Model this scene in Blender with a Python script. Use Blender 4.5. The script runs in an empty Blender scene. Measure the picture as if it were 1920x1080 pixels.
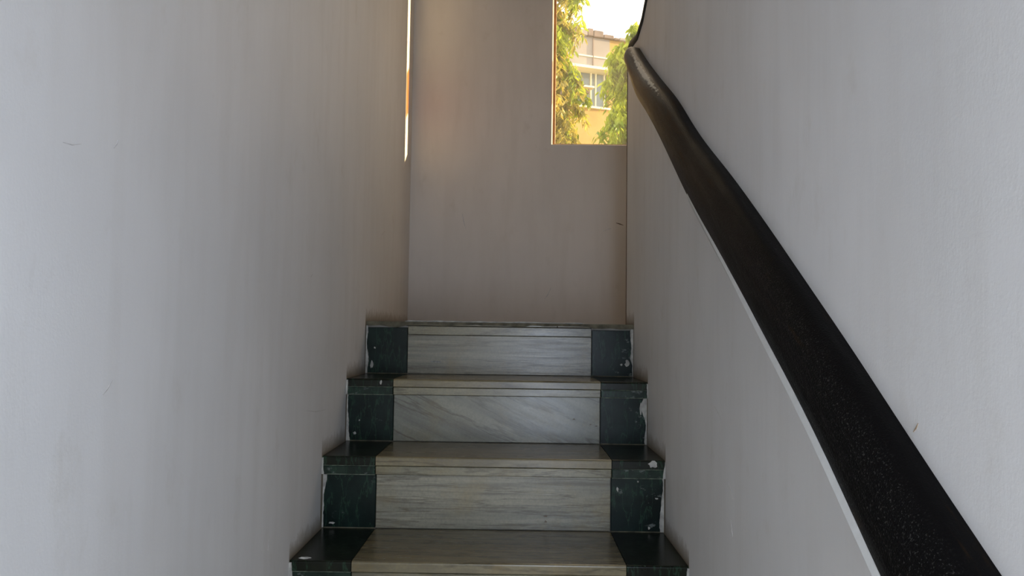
import bpy, bmesh, math, random
from mathutils import Vector, Matrix, noise
random.seed(7)
S = bpy.context.scene
C = S.collection

# ------------------------------------------------------------------ camera
EYE = 1.457
F = 1500.0                      # focal length in pixels of a 1920 px wide frame
pitch = math.atan(85/F); yaw = math.atan(7/F); roll = math.radians(0.80)
cam_d = bpy.data.cameras.new('camera'); cam = bpy.data.objects.new('camera', cam_d); C.objects.link(cam)
cam_d.sensor_width = 36; cam_d.lens = 36*F/1920; cam_d.clip_start = 0.02; cam_d.clip_end = 500
R = Matrix.Rotation(yaw, 3, 'Z') @ Matrix.Rotation(math.pi/2 + pitch, 3, 'X') @ Matrix.Rotation(roll, 3, 'Z')
M4 = R.to_4x4(); M4.translation = Vector((0, 0, EYE)); cam.matrix_world = M4
S.camera = cam

def ray(px, py):
    return R @ Vector(((px-960)/F, (540-py)/F, -1))
def onX(px, py, X):
    d = ray(px, py); t = X/d.x; return Vector((X, t*d.y, EYE+t*d.z))
def onY(px, py, Y):
    d = ray(px, py); t = Y/d.y; return Vector((t*d.x, Y, EYE+t*d.z))

# ------------------------------------------------------------------ light
S.view_settings.view_transform = 'Standard'; S.view_settings.look = 'None'
S.view_settings.gamma = 1; S.view_settings.use_curve_mapping = False
S.view_settings.exposure = 0.0
W = bpy.data.worlds.new('World'); S.world = W; W.use_nodes = True
nt = W.node_tree; nt.nodes.clear()
bg = nt.nodes.new('ShaderNodeBackground'); out = nt.nodes.new('ShaderNodeOutputWorld')
bg.inputs[0].default_value = (1.0, 0.96, 0.86, 1); bg.inputs[1].default_value = 2.3
nt.links.new(bg.outputs[0], out.inputs[0])
sun_d = bpy.data.lights.new('sun', 'SUN'); sun_d.energy = 15; sun_d.color = (1.0, 0.72, 0.36); sun_d.angle = math.radians(0.6)
sun = bpy.data.objects.new('sun', sun_d); C.objects.link(sun)
SUN_TRAVEL = Vector((-1, -0.2, -0.131)).normalized()
sun.rotation_euler = SUN_TRAVEL.to_track_quat('-Z', 'Y').to_euler(); sun.location = (10, 6, 6)
def area(name, loc, target, sx, sy, power, col):
    d = bpy.data.lights.new(name, 'AREA'); d.shape = 'RECTANGLE'; d.size = sx; d.size_y = sy; d.energy = power; d.color = col
    o = bpy.data.objects.new(name, d); C.objects.link(o); o.location = loc
    o.rotation_euler = (Vector(target)-Vector(loc)).to_track_quat('-Z', 'Y').to_euler(); return o
# daylight of the entrance doorway behind and below the stairs
area('doorway_daylight', (0.21, -0.50, 1.32), (-0.45, 1.0, 1.40), 0.34, 1.1, 14.8, (0.70, 0.845, 1.10))
# daylight entering the stair window
area('window_daylight', (0.58, 3.70, 3.0), (0.3, 2.4, 2.0), 0.7, 1.2, 3.5, (1.0, 0.66, 0.32))

# ------------------------------------------------------------------ dimensions
XL, XR = -0.502, 0.398          # faces of the left wall and of the spine wall
YB = 3.73                       # face of the back wall
YE = 2.87                       # far end of the spine wall
ST = 0.115                      # spine thickness
XO = 1.43                       # outer wall of the stairwell
CEIL = EYE + 3.1
YREAR = -0.62
RISE = 0.188
NOSE = [2.682, 2.398, 2.119, 1.832]
TOP = [EYE+0.034, EYE-0.1407, EYE-0.3278, EYE-0.5178]
while TOP[-1] - RISE > 0.1:
    NOSE.append(NOSE[-1]-0.284); TOP.append(TOP[-1]-RISE)
OVER = 0.020
GW = 0.140                      # width of the green end pieces

# ------------------------------------------------------------------ node helpers
class N:
    def __init__(s, name):
        s.m = bpy.data.materials.new(name); s.m.use_nodes = True; s.t = s.m.node_tree
        s.b = s.t.nodes['Principled BSDF']; s.o = s.t.nodes['Material Output']
    def n(s, kind, **kw):
        x = s.t.nodes.new(kind)
        for k, v in kw.items(): setattr(x, k, v)
        return x
    def l(s, a, b): s.t.links.new(a, b)
    def setin(s, node, key, v):
        if hasattr(v, 'links'): s.l(v, node.inputs[key])
        else: node.inputs[key].default_value = v
    def math(s, op, a, b=0.0, c=0.0, clamp=False):
        x = s.n('ShaderNodeMath', operation=op); x.use_clamp = clamp
        s.setin(x, 0, a); s.setin(x, 1, b); s.setin(x, 2, c); return x.outputs[0]
    def pos(s, scale=(1, 1, 1), rot=(0, 0, 0)):
        tc = s.n('ShaderNodeNewGeometry'); mp = s.n('ShaderNodeMapping'); mp.inputs['Scale'].default_value = scale; mp.inputs['Rotation'].default_value = rot
        s.l(tc.outputs['Position'], mp.inputs['Vector']); return mp.outputs[0]
    def noise(s, vec, scale, detail=4, rough=0.55, w=None):
        x = s.n('ShaderNodeTexNoise'); x.inputs['Scale'].default_value = scale
        x.inputs['Detail'].default_value = detail; x.inputs['Roughness'].default_value = rough
        if w is not None: x.noise_dimensions = '4D'; s.setin(x, 'W', w)
        s.l(vec, x.inputs['Vector']); return x.outputs['Fac']
    def rnd(s, mul=10):
        return s.math('MULTIPLY', s.n('ShaderNodeObjectInfo').outputs['Random'], mul)
    def ramp(s, fac, stops):
        x = s.n('ShaderNodeValToRGB'); e = x.color_ramp.elements
        while len(e) < len(stops): e.new(0.5)
        for i, (p, c) in enumerate(stops): e[i].position = p; e[i].color = (*c, 1) if len(c) == 3 else c
        s.l(fac, x.inputs[0]); return x.outputs[0]
    def mix(s, fac, a, b, mode='MIX'):
        x = s.n('ShaderNodeMix', data_type='RGBA', blend_type=mode)
        s.setin(x, 0, fac)
        for k, v in ((6, a), (7, b)):
            if hasattr(v, 'links'): s.l(v, x.inputs[k])
            else: x.inputs[k].default_value = (*v, 1)
        return x.outputs[2]
    def col(s, v):
        if hasattr(v, 'links'): s.l(v, s.b.inputs['Base Color'])
        else: s.b.inputs['Base Color'].default_value = (*v, 1)
    def rough(s, v): s.setin(s.b, 'Roughness', v)
    def bump(s, h, dist=0.002, strength=0.5):
        x = s.n('ShaderNodeBump'); x.inputs['Distance'].default_value = dist; x.inputs['Strength'].default_value = strength
        s.l(h, x.inputs['Height']); s.l(x.outputs[0], s.b.inputs['Normal'])
def plain(name, c, r=0.6, var=0.12, scale=20, metal=0):
    m = N(name); f = m.noise(m.pos(), scale)
    m.col(m.ramp(f, [(0.3, tuple(x*(1-var) for x in c)), (0.7, tuple(min(1, x*(1+var)) for x in c))]))
    m.rough(r); m.b.inputs['Metallic'].default_value = metal; m.bump(f, 0.001, 0.3); return m.m

# ------------------------------------------------------------------ materials
def wall_mat(name, dirt, tint=(1, 1, 1)):
    m = N(name)
    big = m.noise(m.pos((1, 1, 0.8)), 2.2, 3)
    streak = m.noise(m.pos((6, 6, 0.9)), 2.6, 5, 0.6)
    spots = m.noise(m.pos((1.5, 1.5, 1)), 7, 6, 0.65)
    fine = m.noise(m.pos((1.3, 1.3, 1)), 260, 2)
    c = m.ramp(big, [(0.30, (0.675, 0.667, 0.658)), (0.70, (0.75, 0.738, 0.725))])
    c = m.mix(m.ramp(streak, [(0.45, (0, 0, 0)), (0.80, (0.35, 0.35, 0.35))]), c, (0.58, 0.555, 0.52))
    c = m.mix(m.ramp(spots, [(0.60, (0, 0, 0)), (0.80, (0.5, 0.5, 0.5))]), c, (0.56, 0.53, 0.48))
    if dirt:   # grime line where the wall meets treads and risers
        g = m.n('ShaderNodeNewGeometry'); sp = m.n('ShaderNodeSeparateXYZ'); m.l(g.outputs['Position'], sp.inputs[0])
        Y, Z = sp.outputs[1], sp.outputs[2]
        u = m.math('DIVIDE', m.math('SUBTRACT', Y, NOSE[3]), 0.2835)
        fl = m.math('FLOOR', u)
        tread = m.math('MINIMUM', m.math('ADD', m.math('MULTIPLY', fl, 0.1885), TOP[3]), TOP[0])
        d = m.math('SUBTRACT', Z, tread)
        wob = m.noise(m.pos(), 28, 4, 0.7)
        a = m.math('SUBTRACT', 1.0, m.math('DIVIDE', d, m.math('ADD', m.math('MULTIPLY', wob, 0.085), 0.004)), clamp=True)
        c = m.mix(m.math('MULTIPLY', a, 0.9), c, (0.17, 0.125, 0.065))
    c = m.mix(1.0, c, tint, 'MULTIPLY')
    m.col(c); m.rough(0.55)
    m.b.inputs['Specular IOR Level'].default_value = 0.35
    h = m.math('ADD', m.math('MULTIPLY', fine, 0.25), m.math('ADD', streak, m.math('MULTIPLY', big, 2.0)))
    m.bump(h, 0.0022, 0.28)
    return m.m
M_WALL = wall_mat('plaster_wall', True)
M_WALLB = wall_mat('plaster_back_wall', False, (0.95, 0.885, 0.82))

def white_marble(name, rot, stretch, tint=(1, 1, 1), bands=0.6):
    m = N(name); r = m.rnd(20)
    v0 = m.pos((1, 1, 1), rot); mp = m.n('ShaderNodeMapping'); mp.inputs['Scale'].default_value = stretch; m.l(v0, mp.inputs[0]); v = mp.outputs[0]
    g1 = m.noise(v, 5, 6, 0.65, r); g2 = m.noise(v, 13, 6, 0.7, r); g3 = m.noise(v, 3.2, 7, 0.62, m.math('ADD', r, 5.0))
    blot = m.noise(m.pos(), 9, 5, 0.6, r)
    pits = m.noise(m.pos((1, 1, 2.0)), 60, 2, 0.5, r)
    fine = m.noise(m.pos(), 170, 3, 0.6, r)
    t = lambda c: tuple(a*b*k for a, b, k in zip(c, tint, (0.90, 0.86, 0.74)))
    c = m.ramp(g1, [(0.33, t((0.15, 0.15, 0.135))), (0.45, t((0.235, 0.24, 0.22))), (0.60, t((0.31, 0.31, 0.275)))])
    c = m.mix(m.ramp(g2, [(0.50, (0, 0, 0)), (0.66, (bands, bands, bands))]), c, t((0.115, 0.11, 0.095)))
    vein = m.math('ABSOLUTE', m.math('SUBTRACT', g3, 0.5))
    c = m.mix(m.ramp(vein, [(0.0, (0.75, 0.75, 0.75)), (0.022, (0, 0, 0))]), c, t((0.09, 0.085, 0.07)))
    c = m.mix(m.ramp(blot, [(0.50, (0, 0, 0)), (0.72, (0.6, 0.6, 0.6))]), c, t((0.24, 0.195, 0.10)))
    c = m.mix(m.ramp(pits, [(0.745, (0, 0, 0)), (0.77, (0.8, 0.8, 0.8))]), c, (0.05, 0.05, 0.04))
    c = m.mix(m.ramp(fine, [(0.35, (0.25, 0.25, 0.25)), (0.6, (0, 0, 0))]), c, (0.08, 0.08, 0.07))
    m.col(c); m.rough(m.math('ADD', m.math('MULTIPLY', g2, 0.25), 0.12))
    m.b.inputs['Specular IOR Level'].default_value = 0.36; m.bump(g2, 0.0008, 0.4); return m.m
M_GRAIN = white_marble('grey_veined_marble', (0, 0, 0), (0.45, 1, 9.0))
M_DIAG = white_marble('diagonal_veined_marble', (0, math.radians(-24), 0), (0.35, 1, 3.2), (0.86, 0.90, 0.94), 0.2)
M_TREAD = white_marble('tread_marble', (0, 0, 0), (0.35, 5, 2), (0.80, 0.70, 0.52))
M_EDGE = white_marble('nosing_marble', (0, 0, 0), (0.5, 2, 4), (0.90, 0.87, 0.76))

def green_marble(name, base, smear):
    m = N(name); r = m.rnd(30)
    a = m.noise(m.pos(), 14, 6, 0.65, r)
    b = m.noise(m.pos((1, 1, 1.8), (0.3, 0.7, 0.2)), 24, 6, 0.7, r)
    v = m.noise(m.pos((3.2, 3.2, 0.7), (0.1, 0.5, 0)), 9, 5, 0.6, r)
    k = tuple(x*0.42 for x in base)
    c = m.ramp(a, [(0.30, k), (0.52, base), (0.75, (base[0]*2.2, base[1]*2.0, base[2]*1.9))])
    vein = m.math('ABSOLUTE', m.math('SUBTRACT', v, 0.5))
    c = m.mix(m.ramp(vein, [(0.0, (0.5, 0.5, 0.5)), (0.018, (0, 0, 0))]), c, (0.03, 0.075, 0.045))
    g = m.n('ShaderNodeNewGeometry'); sp = m.n('ShaderNodeSeparateXYZ'); m.l(g.outputs['Position'], sp.inputs[0])
    b = m.math('ADD', b, m.math('MULTIPLY', m.math('DIVIDE', m.math('SUBTRACT', sp.outputs[0], 0.30), 0.09, clamp=True), 0.075))
    c = m.mix(m.ramp(b, [(smear, (0, 0, 0)), (smear+0.07, (0.75, 0.75, 0.75))]), c, (0.15, 0.17, 0.16))
    m.col(c); m.rough(0.25); m.b.inputs['Specular IOR Level'].default_value = 0.16; m.bump(b, 0.0008, 0.4); return m.m
M_GREEN = green_marble('green_marble', (0.005, 0.013, 0.011), 0.635)
M_GREENT = green_marble('green_marble_tread', (0.008, 0.010, 0.006), 0.70)
M_GREENE = green_marble('green_marble_edge', (0.014, 0.026, 0.019), 0.57)
M_PLASTER = plain('rough_plaster', (0.36, 0.355, 0.33), 0.8, 0.35, 55)
M_MORTAR = plain('dirty_mortar', (0.10, 0.09, 0.06), 0.85, 0.5, 45)
M_JOINT = plain('pale_green_joint', (0.095, 0.115, 0.085), 0.8, 0.8, 70)
M_CONC = plain('concrete', (0.25, 0.24, 0.22), 0.9, 0.2, 12)
M_FLOOR = white_marble('floor_marble', (0, 0, 0), (1, 1.5, 1))
M_WHITE = plain('white_paint', (0.56, 0.56, 0.54), 0.5, 0.05, 60)
M_WOOD = plain('brown_wood', (0.20, 0.10, 0.04), 0.45, 0.3, 30)
M_TRIM = plain('brown_joint', (0.12, 0.07, 0.035), 0.6, 0.3, 60)
M_SCUFF = plain('dark_scuff', (0.16, 0.13, 0.10), 0.8, 0.2, 80)
M_SCUFF2 = plain('faint_scuff', (0.52, 0.50, 0.48), 0.8, 0.2, 80)
M_CEIL = plain('ceiling_paint', (0.5, 0.48, 0.46), 0.8, 0.05, 3)

def rail_mat():
    m = N('black_painted_rail')
    g = m.n('ShaderNodeNewGeometry'); sp = m.n('ShaderNodeSeparateXYZ'); m.l(g.outputs['Position'], sp.inputs[0])
    far = m.math('DIVIDE', m.math('SUBTRACT', sp.outputs[1], 1.25), 1.5, clamp=True)
    v = m.pos((1, 1, 1), (math.radians(-30), 0, 0))
    mp = m.n('ShaderNodeMapping'); mp.inputs['Scale'].default_value = (7, 1, 7); m.l(v, mp.inputs[0])
    wear = m.noise(mp.outputs[0], 7, 5, 0.65)
    sand = m.noise(m.pos(), 420, 3, 0.7)
    w = m.math('MULTIPLY', m.math('ADD', wear, m.math('MULTIPLY', far, 0.30)), 0.86)
    c = m.mix(m.ramp(w, [(0.54, (0, 0, 0)), (0.78, (1, 1, 1))]), (0.0045, 0.0042, 0.0042), (0.040, 0.022, 0.009))
    inner = m.math('SUBTRACT', 1.0, m.math('DIVIDE', m.math('SUBTRACT', sp.outputs[0], 0.362), 0.012), clamp=True)
    near = m.math('DIVIDE', m.math('SUBTRACT', 1.62, sp.outputs[1]), 0.5, clamp=True)
    sparkle = m.ramp(m.noise(m.pos(), 430, 2, 0.6), [(0.60, (0, 0, 0)), (0.68, (1, 1, 1))])
    c = m.mix(m.math('MULTIPLY', m.math('MULTIPLY', sparkle, 0.75), m.math('MULTIPLY', inner, near)), c, (0.062, 0.060, 0.055))  # light sparkling on the near rail, painted in as pale specks
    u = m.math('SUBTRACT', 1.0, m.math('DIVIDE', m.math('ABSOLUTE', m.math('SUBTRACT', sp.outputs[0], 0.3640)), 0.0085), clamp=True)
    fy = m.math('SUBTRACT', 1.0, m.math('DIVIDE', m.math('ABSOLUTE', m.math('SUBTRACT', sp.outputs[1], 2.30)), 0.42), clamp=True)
    glint = m.math('ADD', m.math('MULTIPLY', m.math('MULTIPLY', u, fy), 0.75), m.math('MULTIPLY', m.noise(m.pos((1, 0.22, 1)), 75, 5, 0.75), 0.9))
    c = m.mix(m.ramp(glint, [(0.71, (0, 0, 0)), (0.83, (0.9, 0.9, 0.9))]), c, (0.62, 0.59, 0.50))  # window highlight along the crest, painted into the colour as a pale streak
    head = m.math('DIVIDE', m.math('SUBTRACT', sp.outputs[1], 1.95), 0.45, clamp=True)
    m.col(c); m.rough(m.math('SUBTRACT', m.math('ADD', m.math('MULTIPLY', wear, 0.30), 0.22), m.math('MULTIPLY', head, 0.04)))
    m.l(m.math('ADD', 0.035, m.math('MULTIPLY', head, 0.03)), m.b.inputs['Specular IOR Level'])
    m.bump(m.math('ADD', sand, m.math('MULTIPLY', wear, 2.5)), 0.0012, 0.55); return m.m
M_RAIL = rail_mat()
M_COPE = plain('black_coping_paint', (0.02, 0.018, 0.014), 0.7, 0.3, 30)
M_GLINT = plain('painted_glint', (0.42, 0.40, 0.34), 0.6, 0.35, 90)  # pale tone for a painted highlight, not assigned to any mesh

def leaf_mat(name, c1, c2):
    m = N(name); f = m.noise(m.pos(), 6, 4)
    c = m.ramp(f, [(0.35, c1), (0.65, c2)]); m.col(c); m.rough(0.35)
    tr = m.n('ShaderNodeBsdfTranslucent'); m.l(c, tr.inputs[0])
    mx = m.n('ShaderNodeMixShader'); mx.inputs[0].default_value = 0.45
    m.l(m.b.outputs[0], mx.inputs[1]); m.l(tr.outputs[0], mx.inputs[2]); m.l(mx.outputs[0], m.o.inputs[0]); return m.m
M_LEAF = leaf_mat('leaf_green', (0.13, 0.20, 0.008), (0.55, 0.62, 0.04))
M_LEAF2 = leaf_mat('leaf_gold', (0.16, 0.15, 0.012), (0.55, 0.44, 0.08))
M_LEAF3 = leaf_mat('leaf_bright', (0.20, 0.32, 0.012), (0.80, 0.82, 0.10))
M_BARK = plain('bark', (0.16, 0.11, 0.06), 0.9, 0.4, 15)
M_TAN = plain('tan_render', (0.50, 0.31, 0.10), 0.8, 0.12, 2)
M_GREYR = plain('grey_render', (0.33, 0.29, 0.26), 0.8, 0.10, 2)
M_ROOF = plain('weathered_roof', (0.22, 0.17, 0.15), 0.9, 0.3, 5)
M_FRAME = plain('cream_frame', (0.85, 0.78, 0.55), 0.5, 0.05, 5)
M_BGLASS = plain('blue_grey_glass', (0.22, 0.26, 0.27), 0.12, 0.15, 2)
M_GROUND = plain('dry_ground', (0.22, 0.17, 0.09), 0.95, 0.3, 1.5)
def pane_mat():
    m = N('hazy_window_glass')
    tr = m.n('ShaderNodeBsdfTransparent'); gl = m.n('ShaderNodeBsdfGlossy'); gl.inputs['Roughness'].default_value = 0.03
    di = m.n('ShaderNodeBsdfTranslucent'); di.inputs[0].default_value = (1, 0.95, 0.85, 1)
    a = m.n('ShaderNodeMixShader'); a.inputs[0].default_value = 0.05; m.l(tr.outputs[0], a.inputs[1]); m.l(gl.outputs[0], a.inputs[2])
    b = m.n('ShaderNodeMixShader'); m.l(m.math('MULTIPLY', m.noise(m.pos(), 5), 0.05), b.inputs[0])  # pale translucent film mixed in to imitate glare haze over the view
    m.l(a.outputs[0], b.inputs[1]); m.l(di.outputs[0], b.inputs[2]); m.l(b.outputs[0], m.o.inputs[0]); return m.m
M_PANE = pane_mat()
def amber_mat():
    m = N('amber_sun_filter'); tr = m.n('ShaderNodeBsdfTransparent'); tr.inputs[0].default_value = (0.75, 0.42, 0.10, 1)
    m.l(tr.outputs[0], m.o.inputs[0]); return m.m
M_AMBER = amber_mat()

# ------------------------------------------------------------------ mesh helpers
def link(name, me, mat, parent=None):
    o = bpy.data.objects.new(name, me); C.objects.link(o)
    if mat: me.materials.append(mat)
    if parent: o.parent = parent
    return o
def obj(name, bm, mat, parent=None, smooth=False):
    bmesh.ops.recalc_face_normals(bm, faces=bm.faces)
    me = bpy.data.meshes.new(name); bm.to_mesh(me); bm.free()
    if smooth:
        for p in me.polygons: p.use_smooth = True
    return link(name, me, mat, parent)
def abox(bm, x0, x1, y0, y1, z0, z1, bev=0.0, seg=1):
    r = bmesh.ops.create_cube(bm, size=1); vs = r['verts']
    for v in vs:
        v.co = Vector(((x0+x1)/2+v.co.x*(x1-x0), (y0+y1)/2+v.co.y*(y1-y0), (z0+z1)/2+v.co.z*(z1-z0)))
    if bev > 0:
        es = list({e for v in vs for e in v.link_edges})
        bmesh.ops.bevel(bm, geom=es, offset=bev, segments=seg, profile=0.5, affect='EDGES')
    return vs
def box(name, dims, mat, parent=None, bev=0.0, seg=1):
    bm = bmesh.new(); abox(bm, *dims, bev=bev, seg=seg); return obj(name, bm, mat, parent)
def empty(name, loc=(0, 0, 0)):
    o = bpy.data.objects.new(name, None); C.objects.link(o); o.location = loc; o.empty_display_size = 0.1; return o
def under(o, parent):           # parent while keeping the world placement
    o.parent = parent; o.matrix_parent_inverse = Matrix.Translation(parent.location).inverted(); return o
def tag(o, label=None, cat=None, group=None, kind=None):
    if label: o['label'] = label
    if cat: o['category'] = cat
    if group: o['group'] = group
    if kind: o['kind'] = kind
    return o
def extr(bm, pts, axis, a, b):   # polygon pts (2D) extruded along an axis
    def P(u, v, w):
        return {'x': (w, u, v), 'y': (u, w, v), 'z': (u, v, w)}[axis]
    A = [bm.verts.new(P(u, v, a)) for u, v in pts]; B = [bm.verts.new(P(u, v, b)) for u, v in pts]
    bm.faces.new(A); bm.faces.new(B[::-1]); n = len(pts)
    for i in range(n): bm.faces.new((A[i], A[(i+1) % n], B[(i+1) % n], B[i]))

# ------------------------------------------------------------------ room shell
wl = box('wall_left', (XL-0.16, XL, YREAR, YB+0.1, 0, CEIL), M_WALL); tag(wl, kind='structure')
wo = box('wall_right_outer', (XO, XO+0.16, YREAR, YB+0.1, 0, CEIL), M_WALLB); tag(wo, kind='structure')
ce = box('ceiling', (XL-0.16, XO+0.16, YREAR-0.1, YB+0.1, CEIL, CEIL+0.12), M_CEIL); tag(ce, kind='structure')
fl = box('floor', (XL-0.16, XO+0.16, YREAR-0.1, YB+0.1, -0.12, 0), M_FLOOR); tag(fl, kind='structure')
# front wall (behind the camera) with the entrance doorway
bm = bmesh.new()
abox(bm, XL-0.16, XL+0.03, YREAR-0.14, YREAR, 0, CEIL); abox(bm, XR-0.03, XO+0.16, YREAR-0.14, YREAR, 0, CEIL)
abox(bm, XL+0.03, XR-0.03, YREAR-0.14, YREAR, 2.25, CEIL)
tag(obj('wall_front', bm, M_WALLB), kind='structure')

# spine wall: its top edge is level at the far end, then climbs back with the upper flight
ptop = [(1182, 89), (1196, 69), (1206, 36), (1213, 0)]
edge = [onX(px, py, XR) for px, py in ptop]
zt = edge[0].z
prof = [(YREAR, 0.0), (YE, 0.0), (YE, zt-0.012), (YE-0.015, zt-0.001)] + [(p.y, p.z) for p in edge]
y, z = prof[-1]; s = 0.22
while z < CEIL-0.02 and y > YREAR+0.05:
    y -= 0.08; s = min(0.66, s+0.16); z += 0.08*s; prof.append((y, z))
TOPEDGE = prof[3:]
prof.append((YREAR, min(z, CEIL)))
bm = bmesh.new(); extr(bm, prof, 'x', XR, XR+ST)
wr = tag(obj('wall_right', bm, M_WALL), kind='structure')
# dark joint down the far arris of the spine wall
a = onX(1170, 118, XR); jt = box('corner_joint', (XR-0.0015, XR+0.014, YE-0.001, YE+0.012, TOP[0], zt-0.03), M_TRIM, wr, bev=0.002)

# back wall with window opening (rounded arrises)
WX0 = onY(1037.5, 120, YB).x; WZ0 = onY(1100, 271, YB).z; WX1 = WX0+0.86; WZ1 = EYE+2.25; WT = 0.10
bm = bmesh.new()
def ring(x0, x1, y, z0, z1): return [bm.verts.new(p) for p in ((x0, y, z0), (x1, y, z0), (x1, y, z1), (x0, y, z1))]
def bridge(A, B):
    for i in range(4): bm.faces.new((A[i], A[(i+1) % 4], B[(i+1) % 4], B[i]))
ex0, ex1 = XL-0.05, XO+0.05
o1 = ring(ex0, ex1, YB, 0, CEIL); c0 = 0.009
rings = []
for k in range(5):
    t = k/4*math.pi/2; rings.append(ring(WX0-c0+c0*math.sin(t), WX1+c0-c0*math.sin(t), YB+c0-c0*math.cos(t), WZ0-c0*0.3+c0*0.3*math.sin(t), WZ1+c0-c0*math.sin(t)))
rb = ring(WX0, WX1, YB+WT, WZ0, WZ1); o2 = ring(ex0, ex1, YB+WT, 0, CEIL)
bridge(o1, rings[0])
for A, B in zip(rings, rings[1:]): bridge(A, B)
bridge(rings[-1], rb); bridge(rb, o2); bridge(o2, o1)
wb = tag(obj('wall_back', bm, M_WALLB), kind='structure')

# window_1: wooden frame, glass, added tint strip
win = empty('window_1', ((WX0+WX1)/2, YB+WT, WZ0)); tag(win, kind='structure')
ft = 0.016; fy0, fy1 = YB+WT-0.045, YB+WT-0.005
def wpart(name, dims, mat, bev=0.002): return under(box(name, dims, mat, bev=bev), win)
wpart('window_frame', (WX0-0.004, WX0+ft, fy0, fy1, WZ0, WZ1), M_WOOD)
wpart('window_frame', (WX1-ft, WX1, fy0, fy1, WZ0, WZ1), M_WOOD)
wpart('window_frame', (WX0+ft, WX1-ft, fy0, fy1, WZ0-0.004, WZ0+ft), M_WOOD)
wpart('window_frame', (WX0+ft, WX1-ft, fy0, fy1, WZ1-ft, WZ1), M_WOOD)
wpart('window_pane', (WX0+ft, WX1-ft, fy0+0.018, fy0+0.022, WZ0+ft, WZ1-ft), M_PANE, 0)
# unseen amber strip, added across the window's hidden part to tint the sun streak
wpart('sun_tint_strip', (WX1-0.36, WX1-ft, fy1+0.006, fy1+0.010, EYE+1.15, EYE+1.36), M_AMBER)

# ------------------------------------------------------------------ scuffs on the walls
def scuff(parent, plane, pts, w, mat):
    bm = bmesh.new(); P = []
    for px, py in pts:
        p = onX(px, py, plane[1]) if plane[0] == 'x' else onY(px, py, plane[1]); P.append(p)
    nrm = Vector((plane[2], 0, 0)) if plane[0] == 'x' else Vector((0, plane[2], 0))
    prev = None
    for i, p in enumerate(P):
        d = (P[min(i+1, len(P)-1)]-P[max(i-1, 0)]).normalized(); sd = d.cross(nrm).normalized()
        ww = w*(0.35 if i in (0, len(P)-1) else 1)
        r = [bm.verts.new(p+nrm*0.0006+sd*ww/2), bm.verts.new(p+nrm*0.0006-sd*ww/2), bm.verts.new(p-sd*ww/2), bm.verts.new(p+sd*ww/2)]
        if prev:
            for k in range(4): bm.faces.new((prev[k], prev[(k+1) % 4], r[(k+1) % 4], r[k]))
        else: bm.faces.new(r)
        prev = r
    bm.faces.new(prev[::-1]); obj('scuff_mark', bm, mat, parent)
LW, RW, BW = ('x', XL, 1), ('x', XR, -1), ('y', YB, -1)
for pts in ([(213, 278), (219, 270), (221, 262)], [(192, 741), (201, 730), (211, 712)], [(575, 770), (592, 772), (610, 768)],
            [(583, 519), (586, 514)], [(118, 267), (135, 272), (152, 270)], [(502, 1032), (504, 1012)], [(716, 440), (722, 433)]):
    scuff(wl, LW, pts, 0.0011, M_SCUFF2)
for pts in ([(1366, 905), (1370, 918), (1375, 937)], [(1370, 975), (1372, 990), (1374, 1006)], [(1340, 762), (1347, 775), (1352, 786)]):
    scuff(wr, RW, pts, 0.0007, M_SCUFF2)
scuff(wr, RW, [(1722, 794), (1718, 803), (1713, 810)], 0.0016, plain('brown_fleck', (0.35, 0.25, 0.16), 0.8))
scuff(wb, BW, [(1155, 418), (1162, 420), (1169, 422.5)], 0.0055, M_SCUFF)
scuff(wb, BW, [(867, 400), (869, 414), (873, 428)], 0.004, M_SCUFF2)
scuff(wb, BW, [(1130, 434), (1140, 430), (1146, 428)], 0.003, M_SCUFF2)
scuff(wb, BW, [(1033, 540), (1027, 553), (1021, 561)], 0.004, M_SCUFF2)

# ------------------------------------------------------------------ staircase
stairs = empty('staircase', ((XL+XR)/2, NOSE[-1], 0))
tag(stairs, 'marble clad staircase with white steps and dark green ends climbing between two plaster walls', 'staircase')
x1, x2 = XL+GW, XR-GW
GAP = 0.0009
def ragged(side, y, z0, z1, wmin, wmax, parent, name='plaster_smear', seed=0, mat=None):
    """ragged plaster along the wall edge of a green piece, 2 mm proud"""
    rr = random.Random(seed); bm = bmesh.new(); n = max(6, int((z1-z0)/0.004)); X0 = XL if side < 0 else XR
    F_, B_ = [], []
    for i in range(n+1):
        z = z0+(z1-z0)*i/n; w = wmin*0.6+(wmax-wmin)*max(0, noise.noise(Vector((seed*3.17, i*0.055, side)))*1.9+0.35)+0.0016*noise.noise(Vector((seed*1.7, i*0.37, 4)))+rr.uniform(0, 0.0007)
        F_.append((bm.verts.new((X0, y-0.0025, z)), bm.verts.new((X0-side*w, y-0.0016, z))))
        B_.append((bm.verts.new((X0, y+0.002, z)), bm.verts.new((X0-side*w, y+0.002, z))))
    for i in range(n):
        bm.faces.new((F_[i][0], F_[i][1], F_[i+1][1], F_[i+1][0])); bm.faces.new((B_[i][0], B_[i+1][0], B_[i+1][1], B_[i][1]))
        bm.faces.new((F_[i][1], B_[i][1], B_[i+1][1], F_[i+1][1])); bm.faces.new((F_[i][0], F_[i+1][0], B_[i+1][0], B_[i][0]))
    for i in (0, n): bm.faces.new((F_[i][0], F_[i][1], B_[i][1], B_[i][0]))
    return obj(name, bm, mat or M_PLASTER, parent)
def blob(x, y, z, sx, sz, parent, seed, mat, name='paint_splash'):
    rr = random.Random(seed); bm = bmesh.new(); n = 11
    pts = [(x+math.cos(i/n*6.283)*sx*rr.uniform(0.45, 1), z+math.sin(i/n*6.283)*sz*rr.uniform(0.45, 1)) for i in range(n)]
    extr(bm, pts, 'y', y-0.0012, y+0.0005); return obj(name, bm, mat, parent)
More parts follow.
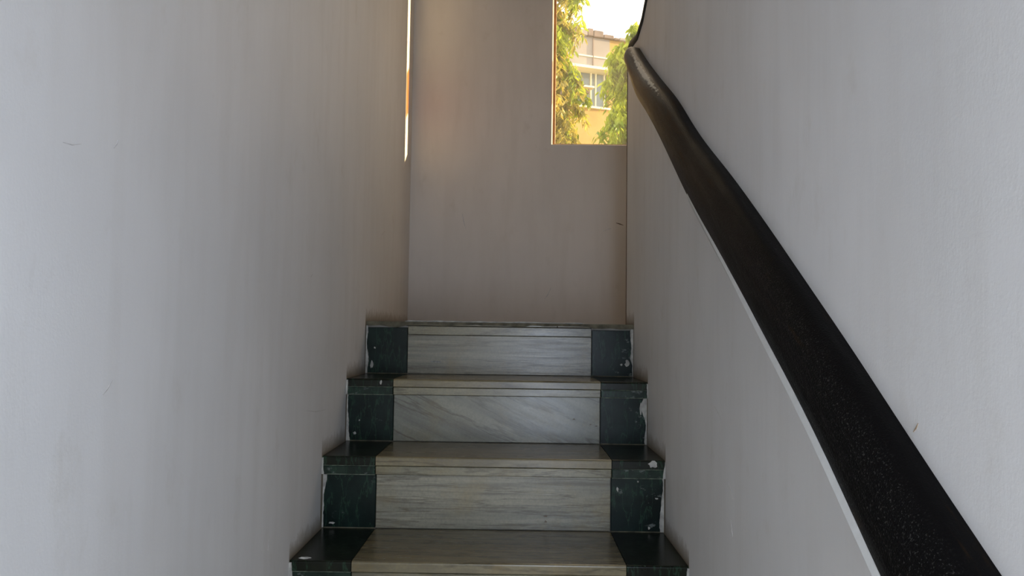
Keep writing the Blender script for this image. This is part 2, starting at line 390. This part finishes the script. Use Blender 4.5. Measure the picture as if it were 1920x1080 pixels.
def top_slab(name, xa, xb, ya, yb, z0, z1, mat, parent, round_=0.005):
    """tread slab with a softened front arris"""
    pts = [(yb, z0), (yb, z1)]
    for k in range(4):
        t = k/3*math.pi/2; pts.append((ya+round_-round_*math.sin(t), z1-round_+round_*math.cos(t)))
    pts += [(ya, z0+0.001), (ya+0.001, z0)]
    bm = bmesh.new(); extr(bm, pts, 'x', xa, xb); return obj(name, bm, mat, parent)

for k in range(len(TOP)):
    yn, zt_ = NOSE[k], TOP[k]
    zb = TOP[k+1] if k+1 < len(TOP) else 0.0
    yr = yn+OVER                                         # face of the riser
    yb = NOSE[k-1]+OVER+0.012 if k > 0 else YB           # back of the tread
    TH = 0.0235
    if k == 0:
        core = box('step', (XL, XR, yr+0.013, yr+0.15, 0, zt_-0.013), M_CONC)
        land = box('floor_landing', (XL, XO, yr+0.1505, YB, zt_-0.2, zt_-0.013), M_CONC); tag(land, kind='structure')
    else:
        core = box('step', (XL, XR, yr+0.013, yb, 0, zt_-TH), M_CONC)
    under(core, stairs)
    nosez = zt_-2*TH if k > 0 else zt_-0.013
    rz0, rz1 = zb+0.001, nosez-0.001
    cols = [(XL, x1), (x1, x2), (x2, XR)]
    for j, (xa, xb) in enumerate(cols):
        g = j != 1
        rm = M_GREEN if g else (M_DIAG if k == 1 else M_GRAIN)
        dx = 0.0
        if k == 0: ztop = rz1-0.006 if g else rz1-0.030
        else: ztop = rz1
        p = box('riser_panel', (xa+GAP, xb-GAP, yr+(0.0006 if g else 0), yr+0.013, rz0, ztop), rm, core, bev=0.0012)
        if g: box('mortar_joint', (xa+GAP, xb-GAP, yr-0.0016, yr+0.004, zb, rz0+0.0012), M_MORTAR, core)
        p['label'] = 'dark green marble riser panel' if g else ('pale marble riser panel with diagonal veins' if k == 1 else 'pale marble riser panel with streaks along it')
        if k == 0 and not g: box('nosing_strip', (xa+GAP, xb-GAP, yr-0.0012, yr+0.013, rz1-0.029, rz1), M_EDGE, core, bev=0.0015)
        if k > 0:
            t = top_slab('tread_slab', xa+GAP, xb-GAP, yn, yb-0.012, zt_-TH, zt_, M_GREENT if g else M_TREAD, core)
            s_ = box('nosing_strip', (xa+GAP, xb-GAP, yn+0.0018, yr+0.013, zt_-2*TH, zt_-TH-0.0012), M_GREENE if g else M_EDGE, core, bev=0.0015)
            if g:
                box('mortar_joint', (xa+GAP, xb-GAP, yn+0.0012, yn+0.006, zt_-TH-0.0014, zt_-TH+0.0002), M_JOINT, core)
                box('mortar_joint', (xa+GAP, xb-GAP, yn+0.0024, yn+0.02, nosez-0.0012, nosez+0.0006), M_JOINT, core)
            if g: t['label'] = 'dark green marble tread end'; s_['label'] = 'dark green marble strip under the tread'
    if k == 0:
        # landing floor and its worn edge
        nx = 3
        for i in range(nx):
            w = (XO-XL)/nx
            for j2, (ya, yb2) in enumerate(((yr-0.001, yr+0.5), (yr+0.5, YB))):
                box('floor_tile', (XL+i*w+GAP, XL+(i+1)*w-GAP, ya+GAP, yb2-GAP, zt_-0.012, zt_), M_TREAD, land, bev=0.0012)
        rr = random.Random(3); bm = bmesh.new(); n = 60; pts = []
        for i in range(n+1):
            x = XL+(XR-XL)*i/n; pts.append((x, zt_-0.007-rr.uniform(0, 0.003)-0.009*max(0, noise.noise(Vector((x*22, 1.3, 0))))*(2 if x < x1 else 0.5)-(0.006 if x < XL+0.035 else 0.004 if x < x1 else 0.005 if x > x2 else 0)))
        pts += [(XR, zt_+0.0005), (XL, zt_+0.0005)]
        extr(bm, pts, 'y', yr-0.0035, yr+0.001); obj('mortar_edge', bm, M_MORTAR, core)
        bm = bmesh.new()
        pts = [(XL+0.13+(XR-XL-0.3)*i/30, zt_+0.0030+rr.uniform(0, 0.0030)) for i in range(31)]
        extr(bm, pts+[(pts[-1][0], zt_), (pts[0][0], zt_)], 'y', yr+0.004, yr+0.012); obj('mortar_edge', bm, M_PLASTER, core)
    seed = 10*k+1
    for side in (-1, 1):
        wmax = 0.013 if k < 4 else 0.009
        ragged(side, yr, rz0, rz1, 0.004, wmax, core, seed=seed+side)
        if k > 0: ragged(side, yn+0.0005, zt_-2*TH, zt_-0.004, 0.003, 0.009, core, seed=seed+20+side)
# a few splashes of wall paint the photo shows on the green pieces
def splash(px, py, Y, w, h, seed, mat=M_PLASTER):
    p = onY(px, py, Y); blob(p.x, Y, p.z, w/F*Y/2, h/F*Y/2, stairs_step_at(p.z), seed, mat)
def stairs_step_at(z):
    ks = [i for i in range(len(TOP)) if TOP[i] >= z-0.002]; k = ks[-1]
    cores = [c for c in stairs.children]; return cores[k]
for px, py, Y, w, h in ((1176, 682, NOSE[0]+OVER, 11, 17), (1165, 684, NOSE[0]+OVER, 6, 6), (703, 652, NOSE[0]+OVER, 4, 5), (697, 684, NOSE[0]+OVER, 7, 18),
                        (714, 717, NOSE[1], 6, 11), (1201, 768, NOSE[1]+OVER, 5, 34), (665, 812, NOSE[1]+OVER, 7, 7), (674, 788, NOSE[1]+OVER, 4, 4),
                        (1196, 903, NOSE[2]+OVER, 4, 4), (1158, 918, NOSE[2]+OVER, 5, 12), (1217, 990, NOSE[2]+OVER, 5, 7), (1224, 871, NOSE[2], 22, 16), (1231, 935, NOSE[2]+OVER, 9, 4),
                        (1253, 1076, NOSE[3]+OVER, 12, 16), (572, 1046, NOSE[3], 28, 5), (622, 980, NOSE[2]+OVER, 16, 5)):
    splash(px, py, Y, w, h, int(px*7+py))
splash(1023, 968, NOSE[2]+OVER, 9, 4, 5, M_SCUFF); splash(1023, 978, NOSE[2]+OVER, 6, 6, 6, M_SCUFF)
splash(818, 678, NOSE[0]+OVER, 36, 6, 8, plain('grey_stain', (0.17, 0.17, 0.15), 0.5, 0.5, 120))
splash(1076, 786, NOSE[1]+OVER, 6, 3, 9, M_SCUFF); splash(1118, 799, NOSE[1]+OVER, 5, 3, 10, M_SCUFF); splash(1107, 796, NOSE[1]+OVER, 5, 3, 11, M_SCUFF)

# upper flight behind the spine wall
bm = bmesh.new(); pts = [(NOSE[0], TOP[0])]; y, z = NOSE[0]-0.02, TOP[0]
for i in range(9):
    pts += [(y, z+0.18)]; z += 0.18; pts += [(y-0.27, z)]; y -= 0.27
pts += [(y, z-0.3), (NOSE[0], TOP[0]-0.25)]
extr(bm, pts, 'x', XR+ST, XO); tag(obj('floor_upper_flight', bm, M_TREAD), kind='structure')

# ------------------------------------------------------------------ handrail
rail = empty('handrail', (XR, NOSE[-1], TOP[-1]+0.4))
tag(rail, 'thick black painted handrail running up the right wall with a bent worn head', 'handrail')
left_px = [(1180, 94), (1169.7, 106), (1191, 166), (1231, 239), (1258, 296), (1288, 361), (1317, 414), (1366, 500), (1420, 602), (1495, 742), (1565, 887), (1651, 1080)]
right_px = [(1199, 90), (1217, 119), (1246, 156), (1272, 186), (1305, 243), (1329, 276), (1366, 321), (1402.5, 370), (1427, 406), (1460, 451), (1491, 499), (1557, 594), (1613, 677), (1683, 785), (1747, 887), (1823, 994), (1879, 1080)]
XI = 0.350                      # inner edge of the rail
Lp = [onX(px, py, XI) for px, py in left_px[1:]]; Rp = [onX(px, py, XR) for px, py in right_px]
def extend(L):                  # carry the line on towards and past the camera
    a, b = L[-4], L[-1]; d = (b-a)/(a.y-b.y); y = b.y
    while y > -0.7: y -= 0.12; L.append(b+d*(b.y-y))
extend(Lp); extend(Rp)
def at_y(L, y): return sum(at_y0(L, y+d)*w for d, w in ((-0.09, .15), (-0.045, .22), (0, .26), (0.045, .22), (0.09, .15)))
def at_y0(L, y):
    if y >= L[0].y:
        a, b = L[0], L[2]; return a.z+(b.z-a.z)*(y-a.y)/(b.y-a.y)
    for a, b in zip(L, L[1:]):
        if b.y <= y <= a.y: return a.z+(b.z-a.z)*(y-a.y)/(b.y-a.y)
    return L[-1].z
import sys
YH = YE-0.30
print('rail', [(round(y, 2), round(at_y(Lp, y)-EYE, 3), round(at_y(Rp, y)-EYE, 3)) for y in (0.4, 0.8, 1.2, 1.6, 2.0, 2.4, 2.6)], 'Ly', Lp[0].y, 'Ry', Rp[0].y, 'edge', [(round(p.y, 3), round(p.z-EYE, 3)) for p in edge], file=sys.stderr)
y_far = min(Lp[0].y, Rp[0].y)
stations = []
y = -0.6
while y < y_far: stations.append(y); y += 0.035
stations.append(y_far)
def section(y, zl, zr, wob=True):
    """rail cross-section: lower inner edge, near-upright worn face, rounded crest, sloping top back to the wall"""
    h = zr-zl
    o = noise.noise(Vector((y*6, 0, 0)))*0.0012 if wob else 0
    return [(XR+0.004, zl-0.020), (XI+0.012, zl-0.016), (XI+0.002, zl-0.007), (XI+o, zl), (XI-0.0015+o, zl+h*0.18+0.004), (XI+0.0005+o, zl+h*0.38+0.007),
            (XI+0.005, zl+h*0.58+0.010), (XI+0.012, zl+h*0.76+0.011), (XI+0.022, zl+h*0.90+0.009), (XI+0.034, zl+h*0.98+0.004), (XR, zr), (XR+0.004, zr)]
bm = bmesh.new(); prev = None
for y in stations:
    sec = [bm.verts.new((x, y, z)) for x, z in section(y, at_y(Lp, y)-0.004*min(1, max(0, y-0.6))-0.010*math.exp(-((y-2.38)/0.14)**2), at_y(Rp, y))]
    if prev:
        n = len(sec)
        for i in range(n): bm.faces.new((prev[i], prev[(i+1) % n], sec[(i+1) % n], sec[i]))
    else: bm.faces.new(sec)
    prev = sec
# bent head: shrinks and turns into the coping
zl, zr = at_y(Lp, y_far)-0.004, at_y(Rp, y_far)
hx, hy, hz = XR-0.006, YE-0.02, zt+0.004
for t, sc in ((0.25, 0.99), (0.5, 0.93), (0.75, 0.78), (0.92, 0.55), (1.0, 0.35)):
    yy = y_far+(min(hy, y_far+0.12)-y_far)*t; lift = 0.035*math.sin(t*1.3)
    base = section(y_far, zl, zr, False); cx = sum(p[0] for p in base)/len(base); cz = sum(p[1] for p in base)/len(base)
    sec = [bm.verts.new((cx+(x-cx)*sc+(XR-0.012-cx)*t*0.5 if i not in (0, 11) else XR+0.004, yy, cz+(z-cz)*sc+lift)) for i, (x, z) in enumerate(base)]
    n = len(sec)
    for i in range(n): bm.faces.new((prev[i], prev[(i+1) % n], sec[(i+1) % n], sec[i]))
    prev = sec
bm.faces.new(prev[::-1])
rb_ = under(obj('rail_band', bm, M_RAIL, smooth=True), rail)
# white painted ledge under the rail
bm = bmesh.new(); prev = None; ys = [-0.6+0.05*i for i in range(60)]
y_tip = onX(1288, 361, XI).y
for y in [v for v in ys if v < y_tip]+[y_tip]:
    w = 0.0062*min(1, (y_tip-y)/0.5)+0.0002
    zl = at_y(Lp, y)
    sec = [bm.verts.new(p) for p in ((XR+0.003, y, zl-0.024), (XI+0.004, y, zl-0.022-w*0.4), (XI-w*0.55, y, zl-0.006-w*1.0), (XI-w*0.15, y, zl-0.003), (XI+0.006, y, zl+0.0), (XR+0.003, y, zl))]
    if prev:
        for i in range(6): bm.faces.new((prev[i], prev[(i+1) % 6], sec[(i+1) % 6], sec[i]))
    else: bm.faces.new(sec)
    prev = sec
bm.faces.new(prev[::-1])
lg = under(obj('ledge', bm, M_WHITE), rail); lg['label'] = 'white painted strip along the lower edge'
# coping: the same black rail carried over the spine wall and up with the next flight
bm = bmesh.new(); prev = None
path = [(YE-0.004, zt-0.02), (YE-0.012, zt-0.003)]+TOPEDGE[1:]
for i, (y, z) in enumerate(path):
    th = 0.030 if i < 3 else 0.016
    pts = [(XR-0.004, z-0.010), (XR-0.006, z+th*0.3), (XR-0.002, z+th*0.8), (XR+0.010, z+th), (XR+ST-0.010, z+th), (XR+ST+0.006, z+th*0.3), (XR+ST+0.004, z-0.010)]
    a = path[max(i-1, 0)]; b = path[min(i+1, len(path)-1)]
    sec = [bm.verts.new((x, y, zz)) for x, zz in pts]
    if prev:
        for k in range(7): bm.faces.new((prev[k], prev[(k+1) % 7], sec[(k+1) % 7], sec[k]))
    else: bm.faces.new(sec)
    prev = sec
bm.faces.new(prev[::-1])
cp = under(obj('coping', bm, M_COPE, smooth=True), rail); cp['label'] = 'thin black rail edge curving up with the next flight'

# ------------------------------------------------------------------ outdoors
gr = box('ground', (-40, 60, 4.2, 90, -0.3, -0.1), M_GROUND); tag(gr, kind='structure')

def tree(name, label, cx, cy, height, r0, nleaf, seed, top_sharp, mats, lean=0):
    rr = random.Random(seed)
    root = empty(name, (cx, cy, -0.1)); tag(root, label, 'tree', 'trees outside the window')
    bm = bmesh.new(); prev = None
    for i in range(12):
        t = i/11; z = -0.1+height*0.97*t; r = 0.11*(1-t)**0.8+0.008
        ring_ = [bm.verts.new((cx+math.cos(a*0.785)*r+0.05*math.sin(t*5), cy+math.sin(a*0.785)*r, z)) for a in range(8)]
        if prev:
            for k in range(8): bm.faces.new((prev[k], prev[(k+1) % 8], ring_[(k+1) % 8], ring_[k]))
        else: bm.faces.new(ring_)
        prev = ring_
    bm.faces.new(prev[::-1]); under(obj('trunk', bm, M_BARK, smooth=True), root)
    for mi, mat in enumerate(mats):
        V, Fc = [], []; bv = bmesh.new()
        nb = 150
        for b in range(nb):
            z0 = 1.2+(height-1.3)*rr.random()**0.9; t = (z0-1.2)/(height-1.2)
            R0 = r0*(1 if t < 0.6 else max(0.12, 1-((t-0.6)/0.4)**top_sharp*0.85))*rr.uniform(0.45, 1.12)
            ang = rr.uniform(0, 6.283); drop = rr.uniform(0.2, 0.55)
            pts = []
            for s_ in range(7):
                u = s_/6; rad = R0*(1-(1-u)**1.7); pts.append(Vector((cx+math.cos(ang)*rad, cy+math.sin(ang)*rad, z0+0.10*math.sin(u*2.2)-drop*u*u)))
            for q in range(nleaf//(nb*len(mats))):
                u = rr.uniform(0.12, 1)*6; i0 = min(5, int(u)); p = pts[i0].lerp(pts[i0+1], u-i0)+Vector((rr.gauss(0, 0.025), rr.gauss(0, 0.025), rr.gauss(0, 0.03)))
                L = rr.uniform(0.06, 0.12); wd = L*rr.uniform(0.13, 0.20); a2 = rr.uniform(0, 6.283)
                d = Vector((math.cos(a2)*0.55, math.sin(a2)*0.55, -rr.uniform(0.35, 1.1))).normalized()
                sd = d.cross(Vector((rr.gauss(0, 1), rr.gauss(0, 1), rr.gauss(0, 1)))).normalized(); up = d.cross(sd)
                n0 = len(V)
                V += [p, p+d*L*0.35+sd*wd+up*wd*0.4, p+d*L*0.35-sd*wd+up*wd*0.4, p+d*L*0.75+sd*wd*0.7, p+d*L*0.75-sd*wd*0.7, p+d*L+Vector((0, 0, -0.01)), p+d*L*0.4]
                Fc += [(n0, n0+1, n0+6), (n0, n0+6, n0+2), (n0+1, n0+3, n0+6), (n0+6, n0+4, n0+2), (n0+3, n0+5, n0+6), (n0+6, n0+5, n0+4)]
        bv.free()
        me = bpy.data.meshes.new('foliage'); me.from_pydata([tuple(v) for v in V], [], Fc)
        o = link('foliage', me, mat); o['kind'] = 'stuff'; under(o, root)
    return root
TY = 9.0
cl = onY(1040, 150, TY); cr = onY(1172, 150, TY+0.6)
tree('ashoka_tree', 'tall drooping yellow green tree at the left side of the window, taller than the frame', cl.x-0.05, TY, 7.6, 0.375, 21000, 4, 1.5, [M_LEAF, M_LEAF2])
tree('ashoka_tree', 'shorter bright green tree at the right side of the window beside the handrail head', cr.x+0.10, TY+0.6, onY(1165, 50, TY+0.6).z+0.12, 0.40, 17000, 9, 3.5, [M_LEAF3, M_LEAF])

# neighbouring building, facade turned a little
BY = 24.0
bc = onY(1105, 200, BY); th = math.radians(20)
ux = Vector((math.cos(th), math.sin(th), 0)); nv = Vector((math.sin(th), -math.cos(th), 0))
bd = empty('house', (bc.x, BY, -0.1)); tag(bd, 'tan and grey house with blue grey window, seen between the two trees outside', 'house')
def uv_of(px, py):
    d = ray(px, py); o = Vector((0, 0, EYE)); c = Vector((bc.x, BY, 0)); t = (c-o).dot(nv)/d.dot(nv); p = o+d*t
    return (p-c).dot(ux), p.z
def fbox(name, u0, u1, z0, z1, w0, w1, mat, parent=None, bev=0.0):   # w = distance in front of the facade
    bm = bmesh.new(); vs = abox(bm, u0, u1, w0, w1, z0, z1, bev=bev)
    for v in bm.verts:
        v.co = Vector((bc.x, BY, 0))+ux*v.co.x+nv*v.co.y+Vector((0, 0, v.co.z))
    o = obj(name, bm, mat)
    p = parent or bd
    if p is bd: under(o, bd)
    else: o.parent = p
    return o
_, zsill = uv_of(1105, 200.5); _, zlin = uv_of(1105, 132); _, zroof = uv_of(1105, 68)
uL, _ = uv_of(1060, 170); uR, _ = uv_of(1141, 170)
fbox('wall', -5.5, 3.2, -0.1, zsill, -5, 0, M_TAN)
fbox('wall', -5.5, uL-0.2, zsill, zroof, -5, 0, M_TAN)
fbox('wall', uR+0.02, 3.2, zsill, zroof, -5, 0, M_TAN)
fbox('wall', uL-0.2, uR+0.02, zlin, zroof, -5, 0.02, M_GREYR)
fbox('wall', uL-0.2, uR+0.02, zsill, zlin, -5, -0.25, M_GREYR)
wn = fbox('window', uL-0.2, uR+0.02, zsill-0.05, zsill+0.01, -0.25, 0.10, M_FRAME)
fbox('lintel', uL-0.35, uR+0.12, zlin-0.03, zlin+0.05, -0.2, 0.30, M_FRAME)
for a, b in ((uv_of(1084, 0)[0], uv_of(1112, 0)[0]), (uv_of(1114, 0)[0], uv_of(1121, 0)[0]), (uv_of(1123, 0)[0], uR)):
    fbox('window_pane', a, b, zsill+0.03, zlin-0.04, -0.20, -0.18, M_BGLASS, wn)
for px in (1083, 1113, 1122, 1138):
    u = uv_of(px, 0)[0]; fbox('mullion', u-0.018, u+0.018, zsill, zlin, -0.2, -0.12, M_FRAME, wn)
fbox('curtain', uL, uv_of(1083, 0)[0], zsill+0.02, zlin-0.05, -0.2, -0.16, plain('peach_cloth', (0.7, 0.5, 0.3), 0.9), wn)
us0, us1 = uv_of(1074, 0)[0], uv_of(1103, 0)[0]; zs = uv_of(1090, 172)[1]
fbox('awning', us0, us1, zs, zs+0.05, -0.15, 0.5, M_FRAME); fbox('bracket', us0+0.2, us1-0.08, zs-0.12, zs, -0.15, 0.3, M_ROOF)
uj = uv_of(1112, 0)[0]
fbox('joint', uj-0.015, uj+0.015, zlin+0.06, zroof-0.05, 0.02, 0.05, M_ROOF)
fbox('band', uv_of(1085, 0)[0], uR, uv_of(1105, 106)[1]-0.02, uv_of(1105, 106)[1]+0.02, 0.02, 0.05, M_FRAME)
rr = random.Random(5)
# uneven stepped roof edge
us = -5.6; 
while us < 3.3:
    w = rr.uniform(0.18, 0.4); hh = rr.uniform(0.03, 0.2)+max(0, (-us)*0.12)
    fbox('roof_tile', us, us+w-0.01, zroof-0.03, zroof+hh, -5.2, 0.12, M_ROOF if rr.random() < 0.6 else M_GREYR, bev=0.02); us += w
